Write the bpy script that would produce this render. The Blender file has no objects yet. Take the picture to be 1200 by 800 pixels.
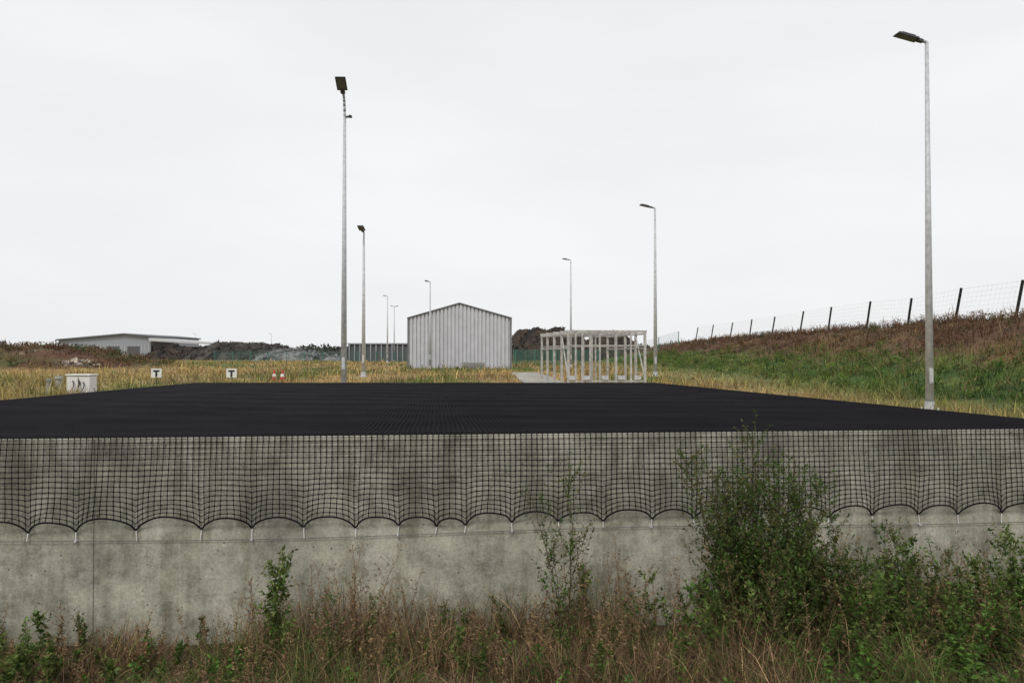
import bpy, bmesh, math, random
import numpy as np
from mathutils import Vector, Matrix, noise
R = np.random.default_rng(7)
random.seed(7)
scene = bpy.context.scene
scene.view_settings.view_transform = 'Standard'
scene.view_settings.look = 'None'
scene.view_settings.exposure = 0
F = 930.0
CAMZ = 0.8

# ------------------------------------------------------------ materials
def new_mat(name):
    m = bpy.data.materials.new(name); m.use_nodes = True
    nt = m.node_tree; b = nt.nodes['Principled BSDF']
    return m, nt, b

def N(nt, t, **kw):
    n = nt.nodes.new(t)
    for k, v in kw.items():
        if k in n.inputs.keys(): n.inputs[k].default_value = v
        else: setattr(n, k, v)
    return n

def ramp(nt, stops):
    r = nt.nodes.new('ShaderNodeValToRGB')
    el = r.color_ramp.elements
    while len(el) < len(stops): el.new(0.5)
    for e, (p, c) in zip(el, stops):
        e.position = p; e.color = (c[0], c[1], c[2], 1)
    return r

def simple(name, col, rough=0.6, metal=0.0, var=0.15, scale=6.0, spec=0.5):
    m, nt, b = new_mat(name)
    tc = N(nt, 'ShaderNodeTexCoord')
    nz = N(nt, 'ShaderNodeTexNoise'); nz.inputs['Scale'].default_value = scale
    nz.inputs['Detail'].default_value = 6
    nt.links.new(tc.outputs['Object'], nz.inputs['Vector'])
    lo = [c*(1-var) for c in col]; hi = [min(1, c*(1+var)) for c in col]
    r = ramp(nt, [(0.3, lo), (0.7, hi)])
    nt.links.new(nz.outputs['Fac'], r.inputs['Fac'])
    nt.links.new(r.outputs['Color'], b.inputs['Base Color'])
    b.inputs['Roughness'].default_value = rough
    b.inputs['Metallic'].default_value = metal
    b.inputs['Specular IOR Level'].default_value = spec
    return m

def vcol(name, rough=0.6, trans=0.2, nscale=None, bump=0.0):
    m, nt, b = new_mat(name)
    a = N(nt, 'ShaderNodeAttribute'); a.attribute_name = 'Col'
    src = a.outputs['Color']
    if nscale:
        tc = N(nt, 'ShaderNodeTexCoord')
        nz = N(nt, 'ShaderNodeTexNoise'); nz.inputs['Scale'].default_value = nscale
        nz.inputs['Detail'].default_value = 8; nz.inputs['Roughness'].default_value = 0.7
        nt.links.new(tc.outputs['Object'], nz.inputs['Vector'])
        r = ramp(nt, [(0.3, (0.45,)*3), (0.7, (1.5,)*3)])
        nt.links.new(nz.outputs['Fac'], r.inputs['Fac'])
        mx = N(nt, 'ShaderNodeMix', data_type='RGBA', blend_type='MULTIPLY')
        mx.inputs[0].default_value = 1
        nt.links.new(src, mx.inputs[6]); nt.links.new(r.outputs['Color'], mx.inputs[7])
        src = mx.outputs[2]
        if bump:
            bp = N(nt, 'ShaderNodeBump'); bp.inputs['Strength'].default_value = bump
            bp.inputs['Distance'].default_value = 0.1
            nt.links.new(nz.outputs['Fac'], bp.inputs['Height'])
            nt.links.new(bp.outputs['Normal'], b.inputs['Normal'])
    nt.links.new(src, b.inputs['Base Color'])
    b.inputs['Roughness'].default_value = rough
    b.inputs['Specular IOR Level'].default_value = 0.25
    if trans > 0:
        t = N(nt, 'ShaderNodeBsdfTranslucent'); nt.links.new(src, t.inputs['Color'])
        ms = N(nt, 'ShaderNodeMixShader'); ms.inputs[0].default_value = trans
        nt.links.new(b.outputs[0], ms.inputs[1]); nt.links.new(t.outputs[0], ms.inputs[2])
        nt.links.new(ms.outputs[0], nt.nodes['Material Output'].inputs['Surface'])
    return m

def concrete(name, base=(0.43, 0.42, 0.355), stain=0.7):
    m, nt, b = new_mat(name)
    tc = N(nt, 'ShaderNodeTexCoord')
    def noi(scale, detail=6, rough=0.6, sc=None, loc=None):
        mp = N(nt, 'ShaderNodeMapping')
        if sc: mp.inputs['Scale'].default_value = sc
        if loc: mp.inputs['Location'].default_value = loc
        nt.links.new(tc.outputs['Object'], mp.inputs['Vector'])
        nz = N(nt, 'ShaderNodeTexNoise'); nz.inputs['Scale'].default_value = scale
        nz.inputs['Detail'].default_value = detail; nz.inputs['Roughness'].default_value = rough
        nt.links.new(mp.outputs[0], nz.inputs['Vector'])
        return nz.outputs['Fac']
    def mul(a, bb, fac=1.0):
        mx = N(nt, 'ShaderNodeMix', data_type='RGBA', blend_type='MULTIPLY')
        mx.inputs[0].default_value = fac
        nt.links.new(a, mx.inputs[6]); nt.links.new(bb, mx.inputs[7]); return mx.outputs[2]
    r1 = ramp(nt, [(0.32, [c*0.62 for c in base]), (0.46, [base[0]*.92, base[1]*.93, base[2]*.9]), (0.64, [c*1.28 for c in base])])
    nt.links.new(noi(1.0, 10, 0.66), r1.inputs['Fac'])
    r2 = ramp(nt, [(0.36, (0.66, 0.66, 0.62)), (0.5, (0.98,)*3), (0.64, (1.16, 1.15, 1.1))])
    nt.links.new(noi(4.2, 9, 0.72), r2.inputs['Fac'])
    r3 = ramp(nt, [(0.38, (0.64, 0.63, 0.58)), (0.52, (1, 1, 1))])
    nt.links.new(noi(2.2, 6, 0.65, (2.6, 2.6, 0.25)), r3.inputs['Fac'])
    r4 = ramp(nt, [(0.35, (0.78,)*3), (0.65, (1.14,)*3)])
    nt.links.new(noi(45, 4, 0.7), r4.inputs['Fac'])
    c = mul(r1.outputs[0], r2.outputs[0]); c = mul(c, r3.outputs[0], stain); c = mul(c, r4.outputs[0])
    vo = N(nt, 'ShaderNodeTexVoronoi'); vo.inputs['Scale'].default_value = 9.0
    nt.links.new(tc.outputs['Object'], vo.inputs['Vector'])
    r5 = ramp(nt, [(0.06, (0.28, 0.27, 0.25)), (0.11, (1, 1, 1))])
    nt.links.new(vo.outputs['Distance'], r5.inputs['Fac'])
    c = mul(c, r5.outputs[0], 0.8)
    r6 = ramp(nt, [(0.56, (0, 0, 0)), (0.68, (0.6, 0.6, 0.6))])
    nt.links.new(noi(2.6, 9, 0.78, (1, 1, 0.8), (4, 2, 1)), r6.inputs['Fac'])
    mx = N(nt, 'ShaderNodeMix', data_type='RGBA'); mx.inputs[7].default_value = (0.58, 0.57, 0.51, 1)
    nt.links.new(r6.outputs[0], mx.inputs[0]); nt.links.new(c, mx.inputs[6])
    r7 = ramp(nt, [(0.58, (0, 0, 0)), (0.72, (0.38, 0.38, 0.38))])
    nt.links.new(noi(1.7, 9, 0.75, (1, 1, 1.2), (9, 5, 3)), r7.inputs['Fac'])
    my = N(nt, 'ShaderNodeMix', data_type='RGBA'); my.inputs[7].default_value = (0.15, 0.15, 0.11, 1)
    nt.links.new(r7.outputs[0], my.inputs[0]); nt.links.new(mx.outputs[2], my.inputs[6])
    nt.links.new(my.outputs[2], b.inputs['Base Color'])
    b.inputs['Roughness'].default_value = 0.9
    b.inputs['Specular IOR Level'].default_value = 0.2
    bp = N(nt, 'ShaderNodeBump'); bp.inputs['Strength'].default_value = 0.4; bp.inputs['Distance'].default_value = 0.02
    nt.links.new(noi(14, 8, 0.7), bp.inputs['Height']); nt.links.new(bp.outputs[0], b.inputs['Normal'])
    return m

M_leaf = vcol('foliage', 0.6, 0.25)
M_grass = vcol('grass_blades', 0.7, 0.25)
M_ground = vcol('soil_and_turf', 0.95, 0, 1.8, 0.6)
M_heap = vcol('rubble', 0.95, 0, 0.9, 0.8)
M_conc = concrete('weathered_concrete')
M_conc_l = concrete('pale_concrete', (0.34, 0.33, 0.30), 0.4)
M_net = simple('black_netting', (0.0125, 0.0115, 0.0145), 0.8, var=0.25, scale=0.8, spec=0.10)
M_liner = simple('black_liner', (0.005, 0.005, 0.006), 1.0, spec=0.0)
M_galv = simple('galvanised_steel', (0.52, 0.53, 0.55), 0.55, 0.1, 0.2, 9)
M_frame = simple('frame_steel', (0.45, 0.44, 0.42), 0.55, 0.15, 0.3, 8)
M_mesh = simple('fence_wire', (0.75, 0.75, 0.75), 0.5, 0.1)
M_dark = simple('dark_housing', (0.05, 0.05, 0.055), 0.5)
M_lens = simple('lamp_glass', (0.12, 0.12, 0.12), 0.25)
M_post = simple('dark_post', (0.012, 0.013, 0.012), 0.7, spec=0.2)
M_white = simple('white_paint', (0.72, 0.72, 0.70), 0.5, var=0.06)
M_black = simple('black_paint', (0.02, 0.02, 0.02), 0.6)
M_red = simple('cone_red', (0.45, 0.05, 0.03), 0.6)
M_shed = simple('sheet_metal', (0.56, 0.56, 0.60), 0.6, 0.05, 0.07, 1.5)
M_roof = simple('roof_metal', (0.16, 0.16, 0.17), 0.6, 0.1)
M_wh = simple('warehouse_cladding', (0.30, 0.32, 0.36), 0.6)
M_whr = simple('warehouse_roof', (0.55, 0.56, 0.58), 0.6)
M_whd = simple('warehouse_fascia', (0.13, 0.14, 0.15), 0.6)
M_tie = simple('white_tie', (0.75, 0.75, 0.72), 0.5)
M_gf = simple('green_fence', (0.06, 0.20, 0.16), 0.6)
M_wall2 = simple('grey_wall', (0.10, 0.10, 0.11), 0.8)

# ------------------------------------------------------------ numpy mesh builder
class NB:
    def __init__(s): s.V = []; s.F = []; s.C = []; s.n = 0
    def add(s, v, f, c):
        v = v.reshape(-1, 3); f = f.reshape(-1, 4)
        s.V.append(v); s.F.append(f + s.n); s.C.append(c.reshape(-1, 3)); s.n += len(v)
    def tubes(s, p0, p1, r0, r1, col, sides=3):
        p0 = np.atleast_2d(p0).astype(float); p1 = np.atleast_2d(p1).astype(float); n = len(p0)
        d = p1-p0; d /= (np.linalg.norm(d, axis=1, keepdims=True)+1e-9)
        ref = np.where(np.abs(d[:, 2:3]) > 0.8, np.array([[1., 0, 0]]), np.array([[0, 0, 1.]]))
        a = np.cross(d, ref); a /= (np.linalg.norm(a, axis=1, keepdims=True)+1e-9); b = np.cross(d, a)
        r0 = np.broadcast_to(r0, (n,)); r1 = np.broadcast_to(r1, (n,))
        V = np.zeros((n, 2*sides, 3))
        for k in range(sides):
            t = 2*math.pi*k/sides; o = a*math.cos(t)+b*math.sin(t)
            V[:, k] = p0+o*r0[:, None]; V[:, sides+k] = p1+o*r1[:, None]
        fl = np.array([[k, (k+1) % sides, sides+(k+1) % sides, sides+k] for k in range(sides)])
        Fa = fl[None]+(np.arange(n)*2*sides)[:, None, None]
        col = np.broadcast_to(np.atleast_2d(col), (n, 3))
        s.add(V, Fa, np.repeat(col, 2*sides, axis=0))
    def leaves(s, p, d, L, W, col):
        n = len(p)
        d = d/(np.linalg.norm(d, axis=1, keepdims=True)+1e-9)
        rnd = R.normal(size=(n, 3)); sd = np.cross(d, rnd); sd /= (np.linalg.norm(sd, axis=1, keepdims=True)+1e-9)
        nn = np.cross(d, sd)
        L = np.broadcast_to(L, (n,))[:, None]; W = np.broadcast_to(W, (n,))[:, None]
        V = np.zeros((n, 4, 3)); V[:, 0] = p
        V[:, 1] = p+d*L*0.45+sd*W*0.5+nn*W*0.2; V[:, 2] = p+d*L-nn*W*0.3; V[:, 3] = p+d*L*0.45-sd*W*0.5+nn*W*0.2
        Fa = np.array([[0, 1, 2, 3]])+(np.arange(n)*4)[:, None]
        s.add(V, Fa, np.repeat(col, 4, axis=0))
    def blades(s, p, h, w, lean, col, seg=2, droop=0.3):
        n = len(p); ang = R.uniform(0, 2*math.pi, n)
        dirv = np.stack([np.cos(ang), np.sin(ang), np.zeros(n)], 1)
        a2 = R.uniform(0, 2*math.pi, n); sd = np.stack([np.cos(a2), np.sin(a2)*0.5, np.zeros(n)], 1)
        V = np.zeros((n, (seg+1)*2, 3)); C = np.zeros((n, (seg+1)*2, 3))
        h = np.broadcast_to(h, (n,)); w = np.broadcast_to(w, (n,)); lean = np.broadcast_to(lean, (n,))
        for k in range(seg+1):
            t = k/seg
            c = p+dirv*(lean*h*t**1.8)[:, None]; c[:, 2] += h*(t-droop*lean*t**3)
            ww = (w*(1-0.85*t**1.5)*0.5)[:, None]
            V[:, 2*k] = c-sd*ww; V[:, 2*k+1] = c+sd*ww
            C[:, 2*k] = C[:, 2*k+1] = col*(0.6+0.45*t)  # shade low in the grass painted into the blade colour, lighter at the tip
        fl = np.array([[2*k, 2*k+1, 2*k+3, 2*k+2] for k in range(seg)])
        Fa = fl[None]+(np.arange(n)*(seg+1)*2)[:, None, None]
        s.add(V, Fa, C)
    def make(s, name, mat, smooth=False, parent=None):
        V = np.concatenate(s.V).astype(np.float32); Fc = np.concatenate(s.F).astype(np.int32)
        C = np.concatenate(s.C).astype(np.float32)
        me = bpy.data.meshes.new(name)
        me.vertices.add(len(V)); me.vertices.foreach_set('co', V.ravel())
        me.loops.add(Fc.size); me.loops.foreach_set('vertex_index', Fc.ravel())
        me.polygons.add(len(Fc)); me.polygons.foreach_set('loop_start', np.arange(0, Fc.size, 4, dtype=np.int32))
        me.update(calc_edges=True)
        if smooth: me.polygons.foreach_set('use_smooth', np.ones(len(Fc), dtype=bool))
        at = me.color_attributes.new('Col', 'FLOAT_COLOR', 'POINT')
        at.data.foreach_set('color', np.concatenate([C, np.ones((len(C), 1), np.float32)], 1).ravel())
        me.materials.append(mat)
        ob = bpy.data.objects.new(name, me); scene.collection.objects.link(ob)
        return ob

# ------------------------------------------------------------ bmesh helpers
class Group:
    def __init__(s, name, loc):
        s.loc = Vector(loc); s.e = bpy.data.objects.new(name, None); s.e.location = s.loc
        s.e.empty_display_size = 0.2
        scene.collection.objects.link(s.e)
    def part(s, name, mat, bm, smooth=False, bevel=0):
        me = bpy.data.meshes.new(name)
        bmesh.ops.recalc_face_normals(bm, faces=bm.faces)
        bm.to_mesh(me); bm.free()
        if smooth:
            for p in me.polygons: p.use_smooth = True
        me.materials.append(mat)
        o = bpy.data.objects.new(name, me); scene.collection.objects.link(o); s.adopt(o)
        if bevel:
            b = o.modifiers.new('bevel', 'BEVEL'); b.width = bevel; b.segments = 2; b.limit_method = 'ANGLE'
        return o
    def adopt(s, o):
        o.parent = s.e; o.matrix_parent_inverse = Matrix.Translation(-s.loc)

def box(bm, c, sz, rot=None, taper=1.0):
    M = Matrix.Translation(Vector(c)) @ (rot.to_4x4() if rot else Matrix.Identity(4))
    vs = []
    for z in (-1, 1):
        f = taper if z > 0 else 1
        for x, y in ((-1, -1), (1, -1), (1, 1), (-1, 1)):
            vs.append(bm.verts.new(M @ Vector((x*sz[0]/2*f, y*sz[1]/2*f, z*sz[2]/2))))
    for f in ((3, 2, 1, 0), (4, 5, 6, 7), (0, 1, 5, 4), (1, 2, 6, 5), (2, 3, 7, 6), (3, 0, 4, 7)):
        bm.faces.new([vs[i] for i in f])

def cyl(bm, p0, p1, r0, r1, n=10):
    p0 = Vector(p0); p1 = Vector(p1); d = (p1-p0).normalized()
    ref = Vector((1, 0, 0)) if abs(d.z) > 0.8 else Vector((0, 0, 1))
    a = d.cross(ref).normalized(); b = d.cross(a)
    A = [bm.verts.new(p0+(a*math.cos(2*math.pi*k/n)+b*math.sin(2*math.pi*k/n))*r0) for k in range(n)]
    B = [bm.verts.new(p1+(a*math.cos(2*math.pi*k/n)+b*math.sin(2*math.pi*k/n))*r1) for k in range(n)]
    for k in range(n): bm.faces.new([A[k], A[(k+1) % n], B[(k+1) % n], B[k]])
    bm.faces.new(A[::-1]); bm.faces.new(B)

def prism(bm, pts, vec):
    A = [bm.verts.new(Vector(p)) for p in pts]; B = [bm.verts.new(Vector(p)+Vector(vec)) for p in pts]
    n = len(pts)
    for k in range(n): bm.faces.new([A[k], A[(k+1) % n], B[(k+1) % n], B[k]])
    bm.faces.new(A[::-1]); bm.faces.new(B)

# ------------------------------------------------------------ layout
VB = 14.1; UL = -8.75; UR = 6.5; Y0 = 7.913
def XY(u, v):
    u = np.asarray(u, float); v = np.asarray(v, float)
    vc = np.clip(v, 0, VB); w = np.clip((u-UL)/(UR-UL), 0, 1)
    X = u-0.18*vc*w
    Y = v+Y0+0.0985*np.clip(X, -20, 20)*(1-vc/VB)
    return X, Y
def sm(x, a, b):
    t = np.clip((np.asarray(x, float)-a)/(b-a), 0, 1); return t*t*(3-2*t)
def nz(x, y, s, seed=0.0):
    x = np.atleast_1d(x); y = np.atleast_1d(y)
    return np.array([noise.noise(Vector((a*s+seed, b*s-seed, seed))) for a, b in zip(x.ravel(), y.ravel())]).reshape(x.shape)

def mound(X, Y):
    return sm(Y, 46, 51)*(1-sm(Y, 62, 76))*(1-sm(X+0.25*(Y-50), -30, -21.5))
def outer(X, Y):
    X = np.atleast_1d(np.asarray(X, float)); Y = np.atleast_1d(np.asarray(Y, float))
    z = -0.27+0.0*X
    z = z-0.30*sm(X, 4.5, 9)*(1-sm(Y, 26, 55))
    emb = sm(X, 12.0, 24.2)*0.9+0.1*np.clip((X-12)/12.2, 0, 1)
    z = z+emb*(2.52-z)*(1-sm(Y, 112, 150))*(1-sm(X, 34, 55)*0.6)
    n = nz(X, Y, 0.16, 3.1)*0.9+nz(X, Y, 0.5, 9.1)*0.6
    z = z+mound(X, Y)*(1.15+0.35*sm(-X, 30, 38)+n*0.6)
    z = z+0.06*nz(X, Y, 0.3, 5)+0.04*nz(X, Y, 1.1, 8)+sm(X, 13, 20)*(0.15*nz(X, Y, 0.7, 2)+0.10*nz(X, Y, 0.25, 12))
    return z
def fg(X, Y, v):
    return -1.93+1.05*sm(-v, 0, 7.8)*0.95+0.05*nz(X, Y, 0.9, 1.5)

def reg_col(X, Y, z):
    """turf colour by region (albedo)"""
    X = np.atleast_1d(X); Y = np.atleast_1d(Y)
    straw = np.array([0.40, 0.285, 0.12]); green = np.array([0.13, 0.165, 0.04]); brown = np.array([0.112, 0.060, 0.034])
    dk = np.array([0.045, 0.09, 0.018])
    n1 = nz(X, Y*0.6, 0.22, 4.4); n2 = nz(X, Y, 0.8, 7.7)
    s = sm(n1+0.5*n2, -0.36, 0.12)[:, None]
    s = s*(1-0.75*sm(X, 6, 12)[:, None])*(1-0.35*(sm(-X, 9, 13)*(1-sm(Y, 30, 40)))[:, None])
    c = green*(1-s)+straw*s
    bp = sm(nz(X, Y, .35, 17)+.3*n2, .1, .4)[:, None]*0.6
    c = c*(1-bp)+np.array([0.20, 0.13, 0.07])*bp
    e = sm(X, 11.5, 13.5)[:, None]*(1-sm(Y, 125, 150))[:, None]
    s2 = sm(n2+.6*n1, -.2, .3)[:, None]
    ce = np.array([0.13, 0.17, 0.037])*(1-s2)+dk*s2
    hb = sm(np.asarray(z)+0.5*n1+0.4*n2, 0.45, 1.05)[:, None]
    br2 = brown*(1+0.7*n2[:, None])+np.array([0.02, 0.025, 0.0])*sm(n1, 0, .3)[:, None]
    ce = ce*(1-hb)+br2*hb
    c = c*(1-e)+ce*e
    m = sm(mound(X, Y), 0.03, 0.3)[:, None]
    s3 = sm(n2+0.7*nz(X, Y, .4, 31), -.05, .4)[:, None]
    cm = np.array([0.12, 0.062, 0.038])*(1-s3)+np.array([0.11, 0.10, 0.04])*s3
    return c*(1-m)+cm*m

# ground sheet
def geo(a, b, step, g):
    o = [a]; st = step; sgn = 1 if b > a else -1
    while abs(b-o[-1]) > st*1.5: o.append(o[-1]+sgn*st); st *= g
    o.append(b); return o[1:]
us = sorted(set([round(x, 4) for x in
    geo(-45, -1500, 1.2, 1.35)+list(np.arange(-45, -9.2, 0.7))+[-8.9, -8.65, -8.55]+list(np.arange(-8.2, 6.1, 0.5))+[6.3, 6.4, 6.65]+list(np.arange(7, 40, 0.6))+geo(40, 1500, 1.2, 1.35)]))
vs = sorted(set([round(x, 4) for x in
    geo(-14, -400, 1.0, 1.4)+list(np.arange(-14, -0.2, 0.3))+[-0.05, 0.1, 0.2]+list(np.arange(0.6, 13.8, 0.6))+[13.9, 14.0, 14.3]+list(np.arange(14.6, 60, 0.6))+list(np.arange(60, 150, 1.6))+geo(150, 2500, 2.5, 1.3)]))
U, Vv = np.meshgrid(us, vs); X, Y = XY(U, Vv)
u1, v1, x1, y1 = U.ravel(), Vv.ravel(), X.ravel(), Y.ravel()
z = outer(x1, y1)
far = sm(y1, 150, 260); z = z*(1-far)+(-0.3)*far
f = v1 < 0.15
z[f] = fg(x1[f], y1[f], v1[f])
ins = (u1 > -8.6) & (u1 < 6.35) & (v1 > 0.15) & (v1 < 13.95)
z[ins] = -1.93
col = reg_col(x1, y1, z)*0.8
fc = np.array([0.060, 0.048, 0.030])
col[f] = fc*(1+0.3*nz(x1[f], y1[f], 1.5))[:, None]
nb = NB(); nu = len(us); nv = len(vs)
i = np.arange(nv-1)[:, None]*nu+np.arange(nu-1)[None]
nb.add(np.stack([x1, y1, z], 1), np.stack([i, i+1, i+nu+1, i+nu], -1), col)
nb.make('ground', M_ground, True)

# ------------------------------------------------------------ basin walls
def strip_box(bm, u0, u1_, v0, v1_, z0, z1, nseg, along='u'):
    rings = []
    for k in range(nseg+1):
        t = k/nseg
        if along == 'u': uu = u0+(u1_-u0)*t; a = XY(uu, v0); b = XY(uu, v1_)
        else: vv = v0+(v1_-v0)*t; a = XY(u0, vv); b = XY(u1_, vv)
        a = (float(a[0]), float(a[1])); b = (float(b[0]), float(b[1]))
        rings.append([bm.verts.new((a[0], a[1], z0)), bm.verts.new((b[0], b[1], z0)), bm.verts.new((b[0], b[1], z1)), bm.verts.new((a[0], a[1], z1))])
    for A, B in zip(rings, rings[1:]):
        for k in range(4): bm.faces.new([A[k], A[(k+1) % 4], B[(k+1) % 4], B[k]])
    bm.faces.new(rings[0][::-1]); bm.faces.new(rings[-1])
g = Group('concrete_basin', (0, 15, -1))
edges = [-16, -9.3, -3.95, 7.0, 16]
for k, (a, b) in enumerate(zip(edges, edges[1:])):
    bm = bmesh.new(); strip_box(bm, a+0.004, b-0.004, 0.0 if k != 1 else 0.006, 0.3, -2.4, 0.0, 4)
    g.part('front_wall_panel_%d' % k, M_conc, bm, bevel=0.008)
bm = bmesh.new(); strip_box(bm, -16, 16, 0.015, 0.27, -2.35, -0.02, 8); g.part('joint_filler', M_conc, bm)
bm = bmesh.new(); strip_box(bm, UL, UL+0.3, 0.305, VB-0.305, -2.4, 0.0, 8, 'v'); g.part('side_wall_a', M_conc, bm)
bm = bmesh.new(); strip_box(bm, UR-0.3, UR, 0.305, VB-0.305, -2.4, 0.0, 8, 'v'); g.part('side_wall_b', M_conc, bm)
bm = bmesh.new(); strip_box(bm, UL, UR, VB-0.3, VB, -2.4, 0.0, 8); g.part('back_wall', M_conc, bm)
# liner
bm = bmesh.new()
for (a, b) in (((-8.43, .32), (6.18, .32)), ((6.18, .32), (6.18, 13.78)), ((6.18, 13.78), (-8.43, 13.78)), ((-8.43, 13.78), (-8.43, .32))):
    for k in range(6):
        t0, t1 = k/6, (k+1)/6
        p = [XY(a[0]+(b[0]-a[0])*t, a[1]+(b[1]-a[1])*t) for t in (t0, t1)]
        bm.faces.new([bm.verts.new((float(p[0][0]), float(p[0][1]), -1.7)), bm.verts.new((float(p[1][0]), float(p[1][1]), -1.7)),
                      bm.verts.new((float(p[1][0]), float(p[1][1]), -0.03)), bm.verts.new((float(p[0][0]), float(p[0][1]), -0.03))])
q = [XY(*c) for c in ((-8.44, .31), (6.19, .31), (6.19, 13.79), (-8.44, 13.79))]
bm.faces.new([bm.verts.new((float(a), float(b), -1.69)) for a, b in q])
g.part('pond_liner', M_liner, bm)

# ------------------------------------------------------------ net
SP = 0.054; RN = 0.0033; RD = 0.0043
nb = NB()
black = np.array([0.01, 0.01, 0.012])
uu = np.arange(UL-0.02, UR+0.03, SP)
def netz(u, v):
    a = np.clip((u-UL-0.3)/(UR-UL-0.6), 0, 1); b = np.clip((v-0.3)/(VB-0.6), 0, 1)
    s = np.sin(math.pi*a)**0.5*np.sin(math.pi*b)**0.5
    return 0.012-0.05*s+0.006*s*np.sin(u*2.1+np.sin(v)*0.8)+0.003*s*np.sin(v*5+u)
vv = np.concatenate([[0, 0.3], np.arange(0.5, VB+0.02, 0.2)])
UU, VV = np.meshgrid(uu, vv, indexing='ij')
UW = UU+0.008*np.sin(VV*3+UU*5)
Xn, Yn = XY(UW, VV); P = np.stack([Xn, Yn, netz(UW, VV)], -1)
nb.tubes(P[:, :-1].reshape(-1, 3), P[:, 1:].reshape(-1, 3), RN*1.15, RN*1.15, black)
vv = np.concatenate([np.arange(0, VB+0.02, SP)]); u2 = np.linspace(UL-0.02, UR+0.02, 90)
VV, UU = np.meshgrid(vv, u2, indexing='ij')
VW = VV+0.010*np.sin(UU*2.2+VV*2)*np.clip(VV*2, 0, 1)
Xn, Yn = XY(UU, VW); P = np.stack([Xn, Yn, netz(UU, VW)], -1)
nb.tubes(P[:, :-1].reshape(-1, 3), P[:, 1:].reshape(-1, 3), RN, RN, black)
# drape
def u_of(px):
    t = (px-600)/F; return t*Y0/(1-0.0985*t)
ties = [u_of(p) for p in (35, 92, 163, 237, 297, 358, 418, 467, 511, 545, 600, 655, 706, 762, 812, 868, 915, 968, 1020, 1075, 1120, 1170)]
lo = ties[0]; pre = []
while lo > -9: lo -= random.uniform(0.42, 0.62); pre.insert(0, lo)
hi = ties[-1]; post = []
while hi < 7: hi += random.uniform(0.42, 0.6); post.append(hi)
ties = np.array(pre+ties+post)
ud = np.arange(UL-0.02, UR+0.03, SP); NR = 16
rows = np.linspace(0, 1, NR+1)
rowsf = np.linspace(0, 1, 2*NR+1)
kj = R.uniform(-1, 1, len(ties)+2)
def drape(u, t):
    k = np.clip(np.searchsorted(ties, u)-1, 0, len(ties)-2)
    w = ties[k+1]-ties[k]; fr = np.clip((u-ties[k])/w, 0, 1)
    tieL = 0.90+0.015*kj[k]; tieL2 = 0.90+0.015*kj[k+1]
    arch = (np.sin(math.pi*fr))**0.62*(0.115+0.01*kj[k]+0.2*(w-0.4).clip(-0.2, 0.3))
    L = tieL*(1-fr)+tieL2*fr-arch
    drop = 0.84*t+(L-0.84)*t**3.0
    us_ = u-0.028*w*t**2.4*np.sin(2*math.pi*fr)*(1.2+.4*kj[k])+0.008*np.sin(u*3.1+t*4)*t+0.003*np.sin(u*17+t*9)*t
    out = 0.012+0.03*np.sin(math.pi*np.clip(t*1.02, 0, 1))*(0.6+0.4*np.sin(u*4.7))+0.06*t**2*np.sin(math.pi*fr)
    z = -drop+0.012+0.003*np.sin(u*9+t*6)*t+0.002*np.sin(u*23+t*15)*t
    Xa, Ya = XY(us_, -0*us_); return np.stack([Xa, Ya-out, z], -1)
A, B = np.meshgrid(ud, rowsf, indexing='ij'); P = drape(A, B)
nb.tubes(P[:, :-1].reshape(-1, 3), P[:, 1:].reshape(-1, 3), RD, RD, black)
uf = np.arange(UL-0.02, UR+0.02, SP/2)
B, A = np.meshgrid(rows[:], uf, indexing='ij'); P = drape(A, B)
nb.tubes(P[:-1, :-1].reshape(-1, 3), P[:-1, 1:].reshape(-1, 3), RD, RD, black)
nb.tubes(P[-1:, :-1].reshape(-1, 3), P[-1:, 1:].reshape(-1, 3), 0.0085, 0.0085, black, 5)
A, B = np.meshgrid(ud, rows, indexing='ij'); P = drape(A, B).reshape(-1, 3)
nb.tubes(P-[0, 0, 0.008], P+[0, 0, 0.008], 0.0066, 0.0066, black, 4)
g = Group('pond_cover_net', (0, 15, 0))
g.adopt(nb.make('netting', M_net))
nb = NB()
kt = ties[(ties > UL) & (ties < UR)]
P0 = drape(kt+1e-4, np.ones(len(kt)))
wz = -0.955+0.02*np.sin(kt*0.9+0.5)
Xa, Ya = XY(kt, 0*kt); P1 = np.stack([Xa, Ya-0.02, wz], -1)
nb.tubes(P0+[0, 0, 0.01], P1, 0.006, 0.005, np.array([.7, .7, .7]), 5)
o = nb.make('white_cable_ties', M_tie); g.adopt(o)
nb = NB(); nb.tubes(P1[:-1], P1[1:], 0.0032, 0.0032, np.array([.3, .3, .3]), 5)
g.adopt(nb.make('tension_wire', M_roof))
bm = bmesh.new()
for p in P1[::3]:
    cyl(bm, (p[0], p[1]+0.03, p[2]), (p[0], p[1]-0.012, p[2]), 0.012, 0.012, 6)
g.part('wire_anchors', M_galv, bm)

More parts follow.
